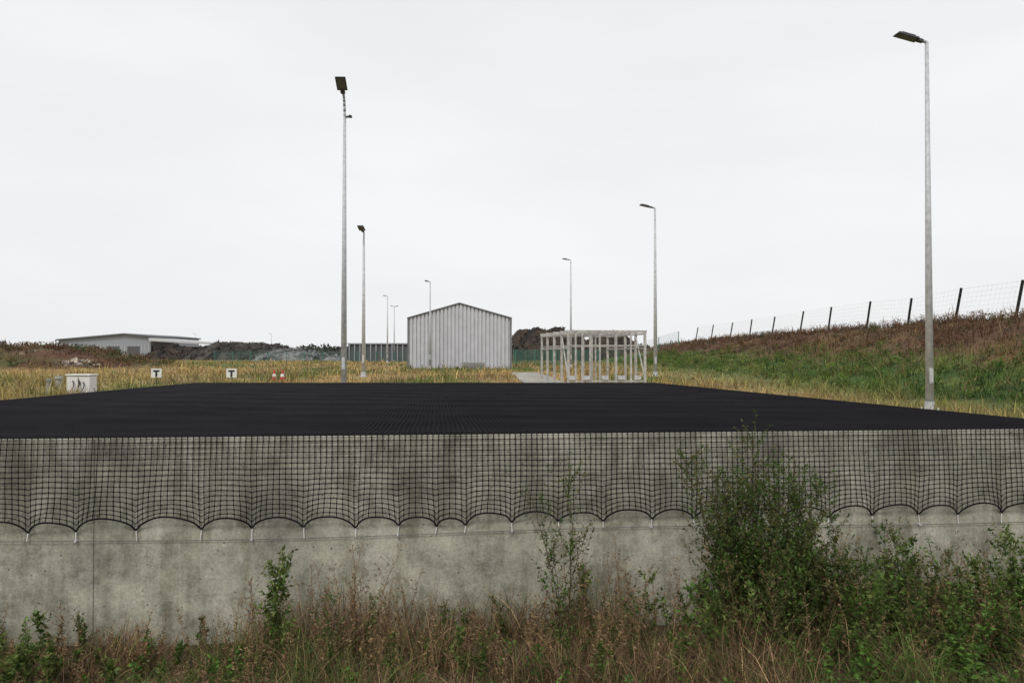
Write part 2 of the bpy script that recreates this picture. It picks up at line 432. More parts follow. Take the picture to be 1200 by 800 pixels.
# ------------------------------------------------------------ lamps
def gz(x, y): return float(outer([x], [y])[0])
def lamp(px, d, ztop, yaw, arm=0.25, rise=0.1, tilt=12, hl=0.62, hw=0.3, double=False, extra=False, r=0.085):
    x = (px-600)/F*d; y = d; zb = gz(x, y)-0.05
    g = Group('street_lamp', (x, y, zb))
    bm = bmesh.new(); cyl(bm, (x, y, zb), (x, y, ztop), r, r*0.45, 12)
    g.part('pole', M_galv, bm, True)
    bm = bmesh.new(); box(bm, (x, y, zb+0.07), (0.36, 0.36, 0.03)); cyl(bm, (x, y, zb+0.05), (x, y, zb+0.28), r*1.25, r*1.2, 12)
    for sx in (-1, 1):
        for sy in (-1, 1): cyl(bm, (x+sx*.13, y+sy*.13, zb+.05), (x+sx*.13, y+sy*.13, zb+.15), .015, .015, 6)
    g.part('base_plate', M_galv, bm)
    bm = bmesh.new(); box(bm, (x+0.0, y-r*0.86, zb+0.9), (0.09, 0.02, 0.35)); g.part('hatch', M_galv, bm)
    for s in ((1, -1) if double else (1,)):
        dx, dy = math.cos(yaw)*s, math.sin(yaw)*s
        tt = math.radians(tilt)
        pts = []
        for k in range(7):
            t = k/6; pts.append(Vector((x+dx*arm*t**1.7, y+dy*arm*t**1.7, ztop-0.03+rise*(math.sin(t*math.pi/2)))))
        bm = bmesh.new()
        for a, b in zip(pts, pts[1:]): cyl(bm, a, b, r*0.42, r*0.40, 8)
        g.part('arm', M_galv, bm, True)
        ang = math.atan2(dy, dx)
        rot = Matrix.Rotation(ang, 3, 'Z') @ Matrix.Rotation(-tt, 3, 'Y')
        c = pts[-1]
        bm = bmesh.new()
        box(bm, c+rot @ Vector((hl*0.60, 0, 0.0)), (hl*0.8, hw, 0.05), rot, 0.9)
        box(bm, c+rot @ Vector((hl*0.12, 0, 0.0)), (hl*0.24, hw*0.45, 0.07), rot, 0.85)
        for k in range(5): box(bm, c+rot @ Vector((hl*0.6, (k-2)*hw*0.17, 0.04)), (hl*0.5, 0.012, 0.03), rot)
        g.part('lamp_head', M_dark, bm, bevel=0.008)
        bm = bmesh.new(); box(bm, c+rot @ Vector((hl*0.62, 0, -0.031)), (hl*0.62, hw*0.8, 0.012), rot); g.part('lens', M_lens, bm)
    if extra:
        bm = bmesh.new(); box(bm, (x+0.1, y, ztop-0.02), (0.2, 0.05, 0.05)); cyl(bm, (x+0.17, y+.05, ztop), (x+0.17, y-0.09, ztop-0.03), 0.05, 0.045, 10)
        g.part('security_camera', M_dark, bm)
def zt(py, d): return CAMZ+(415-py)/F*d
PI = math.pi
lamp(1089, 18.9, zt(47, 18.9), PI+0.1, 0.10, 0.04, 13, 0.70, 0.26, r=0.095)
lamp(403, 23.6, zt(135, 23.6), -PI/2+0.05, 0.30, 0.62, 30, 0.62, 0.31, extra=True, r=0.095)
lamp(426, 37, zt(272, 37), -PI/2-0.05, 0.15, 0.05, 18, 0.6, 0.3, r=0.1)
lamp(768, 42, zt(244, 42), PI+0.1, 0.12, 0.08, 12, 0.72, 0.3, r=0.11)
lamp(669, 66, zt(305, 66), PI, 0.12, 0.08, 10, 0.6, 0.3, r=0.1)
lamp(504, 58, zt(330, 58), PI, 0.1, 0.05, 10, 0.3, 0.3, r=0.09)
lamp(454, 100, zt(347, 100), PI, 0.1, 0.05, 10, 0.5, 0.3, r=0.11)
lamp(462, 118, zt(359, 118), PI, 0.1, 0.05, 6, 0.5, 0.3, double=True, r=0.11)
lamp(318, 190, zt(391, 190), PI, 0.1, 0.05, 6, 0.5, 0.3, r=0.12)
lamp(229, 210, zt(391, 210), PI, 0.1, 0.05, 6, 0.5, 0.3, r=0.12)

# ------------------------------------------------------------ shed
def shed():
    x0, x1_, yf, yb = -7.8, -0.13, 60.0, 73.0; zb = -0.35
    ze, zr = zt(373, 60), zt(356, 60); xm = (x0+x1_)/2
    g = Group('metal_shed', (xm, (yf+yb)/2, zb))
    def top(x): return ze+(zr-ze)*(1-abs(x-xm)/(xm-x0))
    def corr(pa, pb, topf, nrm, name):
        bm = bmesh.new(); pa = Vector(pa); pb = Vector(pb); L = (pb-pa).length; d = (pb-pa)/L; n = Vector(nrm)
        pit = 0.29; k = 0; xs = []
        while k*pit < L:
            b = k*pit
            for o, h in ((0, 0), (0.08, 0), (0.10, 1), (0.27, 1)):
                if b+o < L: xs.append((b+o, h))
            k += 1
        xs.append((L, 0)); prev = None
        for t, h in xs:
            p = pa+d*t+n*(0.11*h); z1 = topf(p)
            cur = (bm.verts.new((p.x, p.y, zb)), bm.verts.new((p.x, p.y, z1)))
            if prev: bm.faces.new([prev[0], cur[0], cur[1], prev[1]])
            prev = cur
        g.part(name, M_shed, bm)
    corr((x0, yf, 0), (x1_, yf, 0), lambda p: top(p.x), (0, -1, 0), 'front_wall')
    corr((x0, yb, 0), (x1_, yb, 0), lambda p: top(p.x), (0, 1, 0), 'back_wall')
    corr((x0, yf, 0), (x0, yb, 0), lambda p: ze, (-1, 0, 0), 'side_wall')
    corr((x1_, yf, 0), (x1_, yb, 0), lambda p: ze, (1, 0, 0), 'side_wall')
    bm = bmesh.new(); o = 0.12
    for s in (-1, 1):
        xe = xm+s*(xm-x0+o); zee = ze-o*(zr-ze)/(xm-x0)
        prism(bm, [(xm+s*0.001, yf-0.2, zr+0.02), (xe, yf-0.2, zee+0.02), (xe, yf-0.2, zee+0.10), (xm+s*0.001, yf-0.2, zr+0.10)], (0, yb-yf+0.4, 0))
    g.part('roof', M_roof, bm)
    bm = bmesh.new()
    box(bm, (x0-0.04, yf-0.17, (zb+ze)/2), (0.10, 0.08, ze-zb)); box(bm, (x1_+0.04, yf-0.17, (zb+ze)/2), (0.10, 0.08, ze-zb))
    g.part('corner_trim', M_roof, bm)
shed()
g = Group('timber_stack', (-2.8, 57, 0)); bm = bmesh.new(); zb = gz(-2.8, 57)
for k in range(4):
    for j in range(7): box(bm, (-3.5+j*0.24, 57, zb+0.1+k*0.13), (0.2, 1.0, 0.05))
    box(bm, (-2.8, 56.7, zb+0.045+k*0.13), (1.7, 0.1, 0.055)); box(bm, (-2.8, 57.3, zb+0.045+k*0.13), (1.7, 0.1, 0.055))
g.part('boards', M_frame, bm)

# ------------------------------------------------------------ steel frame rack
def rack():
    B0 = Vector((1.66, 23.4, 0)); ex = Vector((1, 0.13, 0)).normalized(); ey = Vector((-0.155, 1, 0)).normalized()
    W = 2.33; D = 4.1; zb = -0.35; zt_ = zt(388, 23.4)
    g = Group('steel_frame_rack', B0+Vector((1, 2, zb)))
    rot = Matrix.Rotation(math.atan2(0.13, 1), 3, 'Z')
    bm = bmesh.new()
    def bar(a, b, w=0.055):
        a = Vector(a); b = Vector(b); L = (b-a).length
        q = (b-a).to_track_quat('Z', 'Y').to_matrix(); box(bm, (a+b)/2, (w, w, L), q)
    def P(a, b, z): v = B0+ex*a+ey*b; return Vector((v.x, v.y, z))
    cols = [0, 0.22, 0.42, 0.66, 0.95, 1.45, 1.9, W]; rws = [0, 0.9, 2.0, 3.1, D]
    for ia, a in enumerate(cols):
        for ib, b in enumerate(rws):
            if (ib == 0) or (ib == 4 and ia not in (1, 3)) or ia in (0, len(cols)-1) or (ia == 4): bar(P(a, b, zb), P(a, b, zt_-0.03), 0.075 if ia in (0, 7) else 0.055)
    for b in rws:
        bar(P(-0.05, b, zt_), P(W+0.05, b, zt_), 0.07); bar(P(0.03, b, zt_-0.42), P(W-0.03, b, zt_-0.42), 0.035)
    for a in cols[::1]:
        bar(P(a, 0.03, zt_-0.068), P(a, D-0.03, zt_-0.068), 0.05)
    for a in (0, W):
        bar(P(a, 0.05, zt_-0.5), P(a, D-0.05, zt_-0.5), 0.04)
    bar(P(0.0, 0, zb+0.35), P(W, 0, zb+0.35), 0.05)
    bar(P(0.0, 0.0, zb+0.4), P(0.0, 0.9, zt_-0.1), 0.035); bar(P(W, 0.0, zb+0.4), P(W, 0.9, zt_-0.1), 0.035)
    g.part('posts_and_rails', M_frame, bm, bevel=0.004)
    bm = bmesh.new()
    for a in (0.1, 0.55, 1.1, 1.6, 2.1):
        p = P(a, 0.02, 0); box(bm, (p.x, p.y-0.06, zb+0.46), (0.2, 0.05, 0.12), rot)
    g.part('foot_brackets', M_galv, bm)
rack()

# ------------------------------------------------------------ concrete path
bm = bmesh.new()
rowsY = np.linspace(26, 44, 24)
L_ = []
for yy in rowsY:
    xc = 1.25-0.03*(yy-26); hw = 0.75
    zz = max(gz(xc+k*hw, yy) for k in (-1, 0, 1))+0.05
    L_.append((bm.verts.new((xc-hw, yy, zz)), bm.verts.new((xc+hw, yy, zz)), bm.verts.new((xc-hw, yy, zz-0.12)), bm.verts.new((xc+hw, yy, zz-0.12))))
for a, b in zip(L_, L_[1:]):
    bm.faces.new([a[0], a[1], b[1], b[0]]); bm.faces.new([a[2], a[0], b[0], b[2]]); bm.faces.new([a[1], a[3], b[3], b[1]])
bm.faces.new([L_[0][2], L_[0][3], L_[0][1], L_[0][0]])
me = bpy.data.meshes.new('concrete_path'); bm.to_mesh(me); bm.free(); me.materials.append(M_conc_l)
scene.collection.objects.link(bpy.data.objects.new('concrete_path', me))

# ------------------------------------------------------------ embankment fence
FX = 25.3
fy = [25, 30, 34.6]+[FX*F/(p-600) for p in (1190, 1119, 1063, 1015, 970, 937, 904, 878, 855, 833, 815)]
g = Group('wire_mesh_fence', (FX, 60, 2.4))
bm = bmesh.new(); tops = []; bots = []
for y in fy:
    zb = gz(FX, y)-0.1; le = 0.36+random.uniform(-.06, .06); h = 2.15+random.uniform(-.08, .08)
    a = Vector((FX, y, zb)); b = Vector((FX+le, y, zb+h)); box(bm, (a+b)/2, (0.11, 0.11, h), (b-a).to_track_quat('Z', 'Y').to_matrix())
    bots.append(a+Vector((0, 0, 0.15))); tops.append(b)
g.part('posts', M_post, bm)
nb = NB()
bots = np.array(bots); tops = np.array(tops)
for k in range(8):
    t = k/7*0.94+0.02; P = bots+(tops-bots)*t
    nb.tubes(P[:-1], P[1:], 0.005, 0.005, np.array([.4, .4, .4]))
for i_ in range(len(fy)-1):
    n = int((fy[i_+1]-fy[i_])/0.4); s = (np.arange(n)/n)[:, None]
    a = bots[i_]+(bots[i_+1]-bots[i_])*s; b = tops[i_]+(tops[i_+1]-tops[i_])*s
    nb.tubes(a, b, 0.004, 0.004, np.array([.4, .4, .4]))
g.adopt(nb.make('wire_mesh', M_mesh))

def panel_fence(xa, ya, xb, yb, h=1.7, rr=0.009, st=0.2):
    g = Group('green_panel_fence', ((xa+xb)/2, (ya+yb)/2, 0)); a = np.array([xa, ya]); b = np.array([xb, yb])
    L = np.linalg.norm(b-a); n = max(1, int(L/2.5)); nb = NB(); c = np.array([.1, .2, .2])
    t = (np.arange(n+1)/n)[:, None]; p = a+(b-a)*t
    z0 = outer(p[:, 0], p[:, 1])[:, None]
    nb.tubes(np.hstack([p, z0-.1]), np.hstack([p, z0+h]), 0.05, 0.05, c, 4)
    for k in range(8):
        zz = z0+0.1+(h-.15)*k/7; q = np.hstack([p, zz]); nb.tubes(q[:-1], q[1:], 0.012, 0.012, c)
    m = int(L/st); t = (np.arange(m+1)/m)[:, None]; p2 = a+(b-a)*t; z2 = np.interp(t[:, 0]*n, np.arange(n+1), z0[:, 0])[:, None]
    nb.tubes(np.hstack([p2, z2]), np.hstack([p2, z2+h]), rr, rr, c)
    g.adopt(nb.make('panels', M_gf))
panel_fence(-42, 112, -9, 112, 1.5); panel_fence(0.2, 96, 21, 100); panel_fence(0.35, 80, 7.8, 80, 1.5, 0.012, 0.10)

# ------------------------------------------------------------ warehouse, canopy, far wall
g = Group('warehouse', (-86, 175, 0))
bm = bmesh.new(); prism(bm, [(-96, 168, -0.4), (-76.5, 168, -0.4), (-76.5, 168, zt(395, 168)), (-82, 168, zt(392, 168)), (-96, 168, zt(399, 168))], (0, 26, 0)); g.part('walls', M_wh, bm)
bm = bmesh.new(); prism(bm, [(-96.3, 167.4, zt(399, 168)+.02), (-82, 167.4, zt(392, 168)+.02), (-76.2, 167.4, zt(395, 168)+.02), (-76.2, 167.4, zt(395, 168)+.3), (-82, 167.4, zt(392, 168)+.3), (-96.3, 167.4, zt(399, 168)+.3)], (0, 27, 0)); g.part('roof', M_whd, bm)
bm = bmesh.new()
for k in range(4): box(bm, (-93+k*4.3, 167.95, 1.2), (2.6, 0.06, 2.6))
g.part('doors', M_wall2, bm)
bm = bmesh.new()
for k in range(27): box(bm, (-95.7+k*0.72, 167.975, zt(401.5, 168)-1.0), (0.08, 0.03, 1.6))
g.part('cladding_ribs', M_whr, bm)
g = Group('loading_canopy', (-69, 172, 0))
bm = bmesh.new(); prism(bm, [(-76.0, 166, zt(399.5, 168)), (-62.5, 166, zt(404, 168)), (-62.5, 166, zt(401.5, 168)), (-76.0, 166, zt(396, 168))], (0, 14, 0)); g.part('roof', M_whr, bm)
bm = bmesh.new(); box(bm, (-69.5, 181, 1.0), (13, 0.3, 3.0)); g.part('rear_wall', M_wall2, bm)
bm = bmesh.new()
for k in range(7): box(bm, (-75.5+k*2.1, 166.6, 0.9), (0.3, 0.3, 3.4-k*0.2))
g.part('columns', M_post, bm)
g = Group('pilastered_wall', (-18.5, 118, 0))
xa, xb = (408-600)/F*118, (480-600)/F*118; zt2 = zt(403, 118)
bm = bmesh.new(); box(bm, ((xa+xb)/2, 118.2, (zt2-.4)/2), (xb-xa, 0.3, zt2+.4)); g.part('wall', M_wall2, bm)
bm = bmesh.new()
for k in range(12): box(bm, (xa+0.2+k*(xb-xa-.4)/11, 117.9, (zt2-.4)/2), (0.16, 0.16, zt2+.5))
box(bm, ((xa+xb)/2, 118.1, zt2+0.08), (xb-xa+.4, 0.7, 0.12))
g.part('pilasters_and_coping', M_wh, bm)

# ------------------------------------------------------------ rubble heaps
def heap(xc, yc, rx, ry, h, c0, c1, seed, name='rubble_heap'):
    n, m = 90, 40; a = np.linspace(-1, 1, n); b = np.linspace(-1, 1, m); A, B = np.meshgrid(a, b)
    rr = np.clip(1-(np.abs(A)**2.2+B**2), 0, 1)**0.7
    xx = (xc+A*rx).ravel(); yy = (yc+B*ry).ravel()
    nn = (nz(xx, yy, 0.14, seed)*0.6+nz(xx, yy, 0.45, seed+3)*0.4+nz(xx, yy, 1.3, seed+5)*0.12).reshape(A.shape)
    Z = -0.5+h*rr*(0.85+0.75*nn)+rr*0.4
    w = np.clip(0.5+1.1*nz(xx, yy, 0.5, seed+9)+0.8*nz(xx, yy, 1.7, seed+2), 0, 1)[:, None]
    C = np.array(c0)*(1-w)+np.array(c1)*w
    nb = NB(); i = np.arange(m-1)[:, None]*n+np.arange(n-1)[None]
    nb.add(np.stack([xx, yy, Z.ravel()], 1), np.stack([i, i+1, i+n+1, i+n], -1), C)
    k = 1500; ia = R.integers(0, n*m, k); pz = Z.ravel()[ia]; ok = pz > 0
    p = np.stack([xx[ia], yy[ia], pz], 1)[ok]; d = R.normal(size=p.shape)
    nb.leaves(p-d*0.1, d, R.uniform(.2, .7, len(p)), R.uniform(.15, .45, len(p)), C[ia][ok]*R.uniform(.6, 1.8, (len(p), 1)))
    nb.make(name, M_heap)
dk = (0.020, 0.019, 0.019); gr = (0.075, 0.068, 0.06); br = (0.06, 0.045, 0.034)
heap(-50, 150, 12, 10, 3.3, dk, gr, 1.0)
heap(-38, 140, 9, 8, 2.0, dk, (0.25, 0.25, 0.25), 5.0)
heap(-63, 156, 9, 8, 2.4, dk, br, 8.0)
heap(-29, 150, 8, 7, 2.4, dk, gr, 15.0)
heap(5, 128, 10, 8, 5.2, (0.025, 0.022, 0.020), br, 12.0)
heap(16, 135, 10, 8, 4.0, (0.028, 0.025, 0.02), br, 21.0)
heap(-31.5, 51, 3.0, 2.5, 0.9, (0.22, .17, .12), (0.36, .31, .24), 33.0, 'soil_heap')
heap(-27, 49, 2.0, 1.5, 0.5, (0.22, .17, .12), (0.40, .36, .30), 37.0, 'soil_heap')

# distant treeline
nb = NB(); n = 16000
th = R.uniform(-0.75, 0.75, n); d = R.uniform(420, 520, n); x = d*th; y = d
hmax = 3.0+3.0*(np.array([noise.noise(Vector((a*14, 0, 0))) for a in th])+0.4).clip(0, 1)+1.2*np.array([noise.noise(Vector((a*90, 4, 0))) for a in th])
zc = -0.3+hmax*R.uniform(0, 1, n)**0.8
c = np.array([0.035, 0.05, 0.03])*R.uniform(.6, 1.5, (n, 1))+0.03
nb.leaves(np.stack([x, y, zc], 1), R.normal(size=(n, 3)), R.uniform(1.5, 3, n), R.uniform(1.2, 2.2, n), c)
nb.make('distant_treeline', M_leaf)

# ------------------------------------------------------------ cabinet, signs, cones
X_, Y_ = -11.7, 21.6; zb = gz(X_, Y_)-0.0
g = Group('utility_cabinet', (X_, Y_, zb))
bm = bmesh.new(); box(bm, (X_, Y_, zb+0.03), (0.75, 0.5, 0.06)); g.part('plinth', M_conc_l, bm)
bm = bmesh.new(); box(bm, (X_, Y_, zb+0.06+0.22), (0.62, 0.38, 0.44)); box(bm, (X_, Y_, zb+0.53), (0.68, 0.44, 0.035)); g.part('cabinet_body', M_white, bm, bevel=0.01)
bm = bmesh.new()
box(bm, (X_+0.005, Y_-0.192, zb+0.28), (0.012, 0.008, 0.40)); box(bm, (X_+0.06, Y_-0.2, zb+0.3), (0.025, 0.02, 0.09))
for s, e in ((-0.2, 0.30), (-0.05, 0.34), (0.08, 0.26)):
    pr = None
    for k in range(9):
        t = k/8; p = Vector((X_+s+0.11*math.sin(t*PI*0.8), Y_-0.21-0.03*math.sin(t*PI), zb+0.08+e*t))
        if pr is not None: cyl(bm, pr, p, 0.013, 0.013, 6)
        pr = p
g.part('cables_and_handle', M_black, bm)
xx = X_-0.62
g = Group('vent_pipe', (xx, Y_, zb))
bm = bmesh.new(); cyl(bm, (xx, Y_, zb), (xx, Y_, zb+0.42), 0.09, 0.09, 14); cyl(bm, (xx, Y_, zb+0.42), (xx, Y_, zb+0.5), 0.12, 0.10, 14); g.part('pipe', M_conc_l, bm)
xx -= 0.27
g = Group('vent_pipe', (xx, Y_, zb))
bm = bmesh.new(); cyl(bm, (xx, Y_, zb), (xx, Y_, zb+0.36), 0.07, 0.07, 14); cyl(bm, (xx, Y_, zb+0.36), (xx, Y_, zb+0.42), 0.1, 0.1, 14); g.part('pipe', M_conc_l, bm)

for px in (183.5, 271.5):
    d = 27.5; x = (px-600)/F*d; z0 = gz(x, d); zc = zt(437, d)
    g = Group('marker_sign', (x, d, z0))
    bm = bmesh.new(); cyl(bm, (x, d+0.03, z0-0.1), (x, d+0.03, zc+0.1), 0.025, 0.025, 8); g.part('post', M_dark, bm)
    bm = bmesh.new(); box(bm, (x, d, zc), (0.36, 0.015, 0.31)); g.part('plate', M_white, bm, bevel=0.004)
    bm = bmesh.new(); box(bm, (x, d-0.012, zc+0.075), (0.22, 0.006, 0.06)); box(bm, (x, d-0.012, zc-0.045), (0.07, 0.006, 0.178)); g.part('symbol', M_black, bm)
for px, d in ((321.5, 31.5), (331, 30)):
    x = (px-600)/F*d; z0 = gz(x, d)+0.03
    g = Group('traffic_cone', (x, d, z0))
    bm = bmesh.new(); box(bm, (x, d, z0+0.02), (0.28, 0.28, 0.04)); cyl(bm, (x, d, z0+.04), (x, d, z0+.18), .10, .075, 14); cyl(bm, (x, d, z0+.29), (x, d, z0+.44), .055, .025, 14); g.part('cone_body', M_red, bm)
    bm = bmesh.new(); cyl(bm, (x, d, z0+.18), (x, d, z0+.29), .075, .055, 14); g.part('reflective_band', M_white, bm)

# ------------------------------------------------------------ field grass
def in_basin(X, Y):
    v = Y-Y0-0.0985*np.clip(X, -20, 20)*(1-np.clip(Y-Y0, 0, VB)/VB)
    xr = UR-0.18*np.clip(v, 0, VB)
    return (X > UL-0.1) & (X < xr+0.12) & (v < VB+0.15)
def scatter(n, ymin, ymax, pw=1.0):
    t = R.uniform(0, 1, n); Y = ymin*(ymax/ymin)**t
    X = R.uniform(-0.78, 0.78, n)*Y+R.uniform(-3, 3, n)
    v = Y-Y0-0.0985*np.clip(X, -20, 20)
    ok = ~in_basin(X, Y) & (v > 0.5) & ~((X > -8.1) & (X < 0.1) & (Y > 59.6) & (Y < 73.5))
    xc = 1.25-0.03*(Y-26)
    ok &= ~((np.abs(X-xc) < 0.8) & (Y > 26) & (Y < 44))
    return X[ok], Y[ok]
nb = NB()
X, Y = scatter(105000, 9, 125)
cl = nz(X, Y, 1.3, 2.2); keep = R.uniform(-0.5, 0.5, len(X)) < cl*1.3+0.25
X, Y, cl = X[keep], Y[keep], cl[keep]
Z = outer(X, Y)
c = reg_col(X, Y, Z)*np.exp(R.normal(0, 0.38, (len(X), 1)))*(1+0.6*cl[:, None])
dry = R.uniform(0, 1, len(X)) < 0.10; c[dry] = np.array([0.30, 0.22, 0.11])*R.uniform(.7, 1.3, (dry.sum(), 1))
patch = nz(X, Y, 0.35, 6.6)
h = (0.08+0.16*sm(patch, -0.1, 0.4)+0.18*sm(cl, 0, 0.4))*R.uniform(.5, 1.6, len(X))
h = np.where((X > 4.5) & (X < 11.5) & (Y < 26), h*0.85, h)
near = ((Y > 21) & (Y < 27) & (X > -9) & (X < 5)); h = np.where(near, h*0.8, h)
h *= 1+0.7*sm(X, 12.5, 14)+0.5*mound(X, Y)*sm(cl, -.1, .3)
w = 0.009+0.0010*Y
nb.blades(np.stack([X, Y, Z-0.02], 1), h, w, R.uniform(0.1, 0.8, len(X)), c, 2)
nb.make('field_grass', M_grass)
nb = NB()
n = 1900
Y = R.uniform(16, 95, n); X = R.uniform(12.3, 24.9, n); zz = outer(X, Y); ok = (R.uniform(0, 1, n) < np.where(zz < 1.0, 0.8, 0.55)) & (X < Y*0.72)
X, Y = X[ok], Y[ok]
for x, y in zip(X, Y):
    k = 46; z0 = gz(x, y); hh = R.uniform(.15, .55); r = R.uniform(.15, .55)
    p = np.stack([x+R.normal(0, r*.5, k), y+R.normal(0, r*.5, k), z0+hh*R.uniform(0, 1, k)**1.4], 1)
    dd = R.normal(size=(k, 3)); dd[:, 2] = np.abs(dd[:, 2])+.6
    base = np.array([0.078, 0.135, 0.026])*R.uniform(.45, 1.6) if R.uniform() < .8 else np.array([0.20, 0.17, 0.06])
    if z0 > 1.0+0.3*math.sin(y*.7): base = (np.array([0.145, 0.080, 0.044]) if R.uniform() < .82 else np.array([0.08, .09, .03]))*R.uniform(.5, 1.3)
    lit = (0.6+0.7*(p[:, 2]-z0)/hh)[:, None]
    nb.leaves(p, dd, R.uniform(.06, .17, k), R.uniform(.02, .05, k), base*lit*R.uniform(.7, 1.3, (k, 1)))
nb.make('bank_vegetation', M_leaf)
nb = NB()
n = 420; X = R.uniform(-60, -22, n); Y = R.uniform(47, 66, n); ok = (mound(X, Y) > .15) & (X > -Y*.75); X, Y = X[ok], Y[ok]
for x, y in zip(X, Y):
    k = 40; z0 = gz(x, y); hh = R.uniform(.15, .45); r = R.uniform(.3, .9)
    p = np.stack([x+R.normal(0, r*.5, k), y+R.normal(0, r*.5, k), z0+hh*R.uniform(0, 1, k)**1.4], 1)
    dd = R.normal(size=(k, 3)); dd[:, 2] = np.abs(dd[:, 2])+.6
    base = [np.array([0.07, 0.10, 0.03]), np.array([0.16, 0.085, 0.05]), np.array([0.20, 0.14, 0.07])][R.integers(0, 3)]*R.uniform(.6, 1.3)
    nb.leaves(p, dd, R.uniform(.10, .28, k), R.uniform(.04, .10, k), base*R.uniform(.6, 1.4, (k, 1)))
nb.make('mound_scrub', M_leaf)

# ------------------------------------------------------------ foreground weeds
GREEN = np.array([0.070, 0.125, 0.023]); GREEN2 = np.array([0.13, 0.17, 0.045]); DRY = np.array([0.33, 0.22, 0.12]); DRED = np.array([0.125, 0.068, 0.041]); OLIVE = np.array([0.14, 0.14, 0.05])
def weed(nb, x, y, z0, h, kind, dens=1.0, lean=None):
    la = R.uniform(0, 2*PI); ln = R.uniform(0.04, 0.28) if lean is None else lean
    n = 12; t = np.linspace(0, 1, n+1)
    bx, by = math.cos(la)*ln*h, math.sin(la)*ln*h*0.5
    wob = R.normal(0, 0.009*h, (n+1, 2)).cumsum(0)*0.8
    st = np.stack([x+bx*t**1.6+wob[:, 0], np.minimum(y+by*t**1.6+wob[:, 1], Y0+0.0985*x-.06), z0+h*t], 1)
    sc = {'green': OLIVE*0.8, 'tall': np.array([0.11, 0.08, 0.05]), 'dry': DRY*0.75}[kind]
    r = 0.0018+0.0026*h
    nb.tubes(st[:-1], st[1:], r*(1-0.75*t[:-1]), r*(1-0.75*t[1:]), sc)
    nbra = int({'green': 16, 'tall': 30, 'dry': 14}[kind]*dens*(0.6+0.4*h))
    for b in range(nbra):
        tb = R.uniform(0.10, 0.97); p = np.array([np.interp(tb, t, st[:, k]) for k in range(3)])
        a = R.uniform(0, 2*PI); el = R.uniform(0.4, 1.15)
        prof = math.sin(PI*min(1, tb*0.8+0.12))
        bl = h*R.uniform(0.10, 0.34)*prof
        d = np.array([math.cos(a)*math.cos(el), math.sin(a)*math.cos(el), math.sin(el)])
        m = 5; s = np.linspace(0, 1, m+1)[:, None]
        q = p+d*bl*s+np.array([0, 0, 0.25*bl])*s**2*(1 if kind != 'dry' else R.uniform(-1.5, 1))+R.normal(0, 0.012*bl, (m+1, 3)).cumsum(0)
        rb = r*0.42*(1-tb*0.4)
        nb.tubes(q[:-1], q[1:], rb*(1-.7*s[:-1, 0]), rb*(1-.7*s[1:, 0]), sc)
        k = int({'green': 11, 'tall': 22, 'dry': 8}[kind]*dens*(0.5+bl*2.0))
        if k < 1: continue
        u = R.uniform(0.05, 1.05, k); lp = np.stack([np.interp(u, s[:, 0], q[:, j]) for j in range(3)], 1)
        ld = d*0.6+R.normal(0, 0.75, (k, 3))
        if kind == 'green':
            L = R.uniform(.02, .06, k); W = L*R.uniform(.35, .6, k); base = GREEN if R.uniform() < .5 else GREEN2
            ld[:, 2] -= 0.1
        elif kind == 'tall':
            L = R.uniform(.014, .048, k)*(1.2-0.5*tb); W = L*R.uniform(.3, .6, k); base = (GREEN*0.95 if R.uniform() < .6 else OLIVE*0.9) if tb > 0.25 else (OLIVE*.7 if R.uniform() < .6 else DRED)
        else:
            L = R.uniform(.008, .035, k); W = L*R.uniform(.15, .4, k); base = DRY if R.uniform() < .5 else DRED
        nb.leaves(lp, ld, L, W, base*R.uniform(.5, 1.55, (k, 1)))
    k = int({'green': 45, 'tall': 70, 'dry': 35}[kind]*dens)
    u = R.uniform(.15, 1.0, k)**0.8; lp = np.stack([np.interp(u, t, st[:, j]) for j in range(3)], 1)
    ld = R.normal(0, 1, (k, 3)); ld[:, 2] = np.abs(ld[:, 2])*.6+.1
    L = R.uniform(.012, .05, k)*(1.25-u) + .008; base = {'green': GREEN, 'tall': OLIVE, 'dry': DRY}[kind]
    nb.leaves(lp, ld, L, L*.35, base*R.uniform(.6, 1.4, (k, 1)))

prof_x = np.array([-6, -5, -4.2, -3.6, -3, -2.5, -2.15, -1.7, -1.4, -1, -.6, 0, .4, .8, 1.3, 1.6, 2, 2.4, 2.8, 3.2, 3.7, 4.05, 4.5, 5.5])
prof_h = np.array([.55, .54, .46, .40, .44, .60, .74, .84, .92, .76, .62, .64, .77, .88, .95, .98, 1.2, 1.25, 1.15, 1.1, 1.05, .95, 1.1, 1.1])
def wally(x): return Y0+0.0985*x
def fz(x, y):
    v = y-wally(x); return float(fg(np.array([x]), np.array([y]), np.array([v]))[0])
nb = NB()
for k in range(620):
    x = R.uniform(-6, 6); y = wally(x)-R.uniform(0.10, 2.0)
    xs_ = x*7.0/y
    ph = float(np.interp(xs_, prof_x, prof_h)); dist = wally(x)-y
    h = ph*R.uniform(0.4, 1.08)*(1-0.15*dist)
    pg = 0.16+0.45*sm(xs_, 1.2, 2.0)+0.45*sm(-xs_, 3.9, 4.4)
    kind = ('green' if R.uniform() < .6 else 'tall') if R.uniform() < pg else 'dry'
    weed(nb, x, y, fz(x, y), max(.2, h), kind, {'green': 1.3, 'tall': .8, 'dry': 1.1}[kind])
nb.make('undergrowth', M_leaf)
nb = NB(); n = 64000
x = R.uniform(-6.5, 6.5, n); dist = R.uniform(0.03, 1, n)**1.1*3.8; y = wally(x)-dist
cl = nz(x, y, 1.8, 3.3); k = R.uniform(-.6, .4, n) < cl*1.6+.05; x, y, dist, cl = x[k], y[k], dist[k], cl[k]
zf = fg(x, y, y-wally(x))
ph = np.interp(x*7/y, prof_x, prof_h)
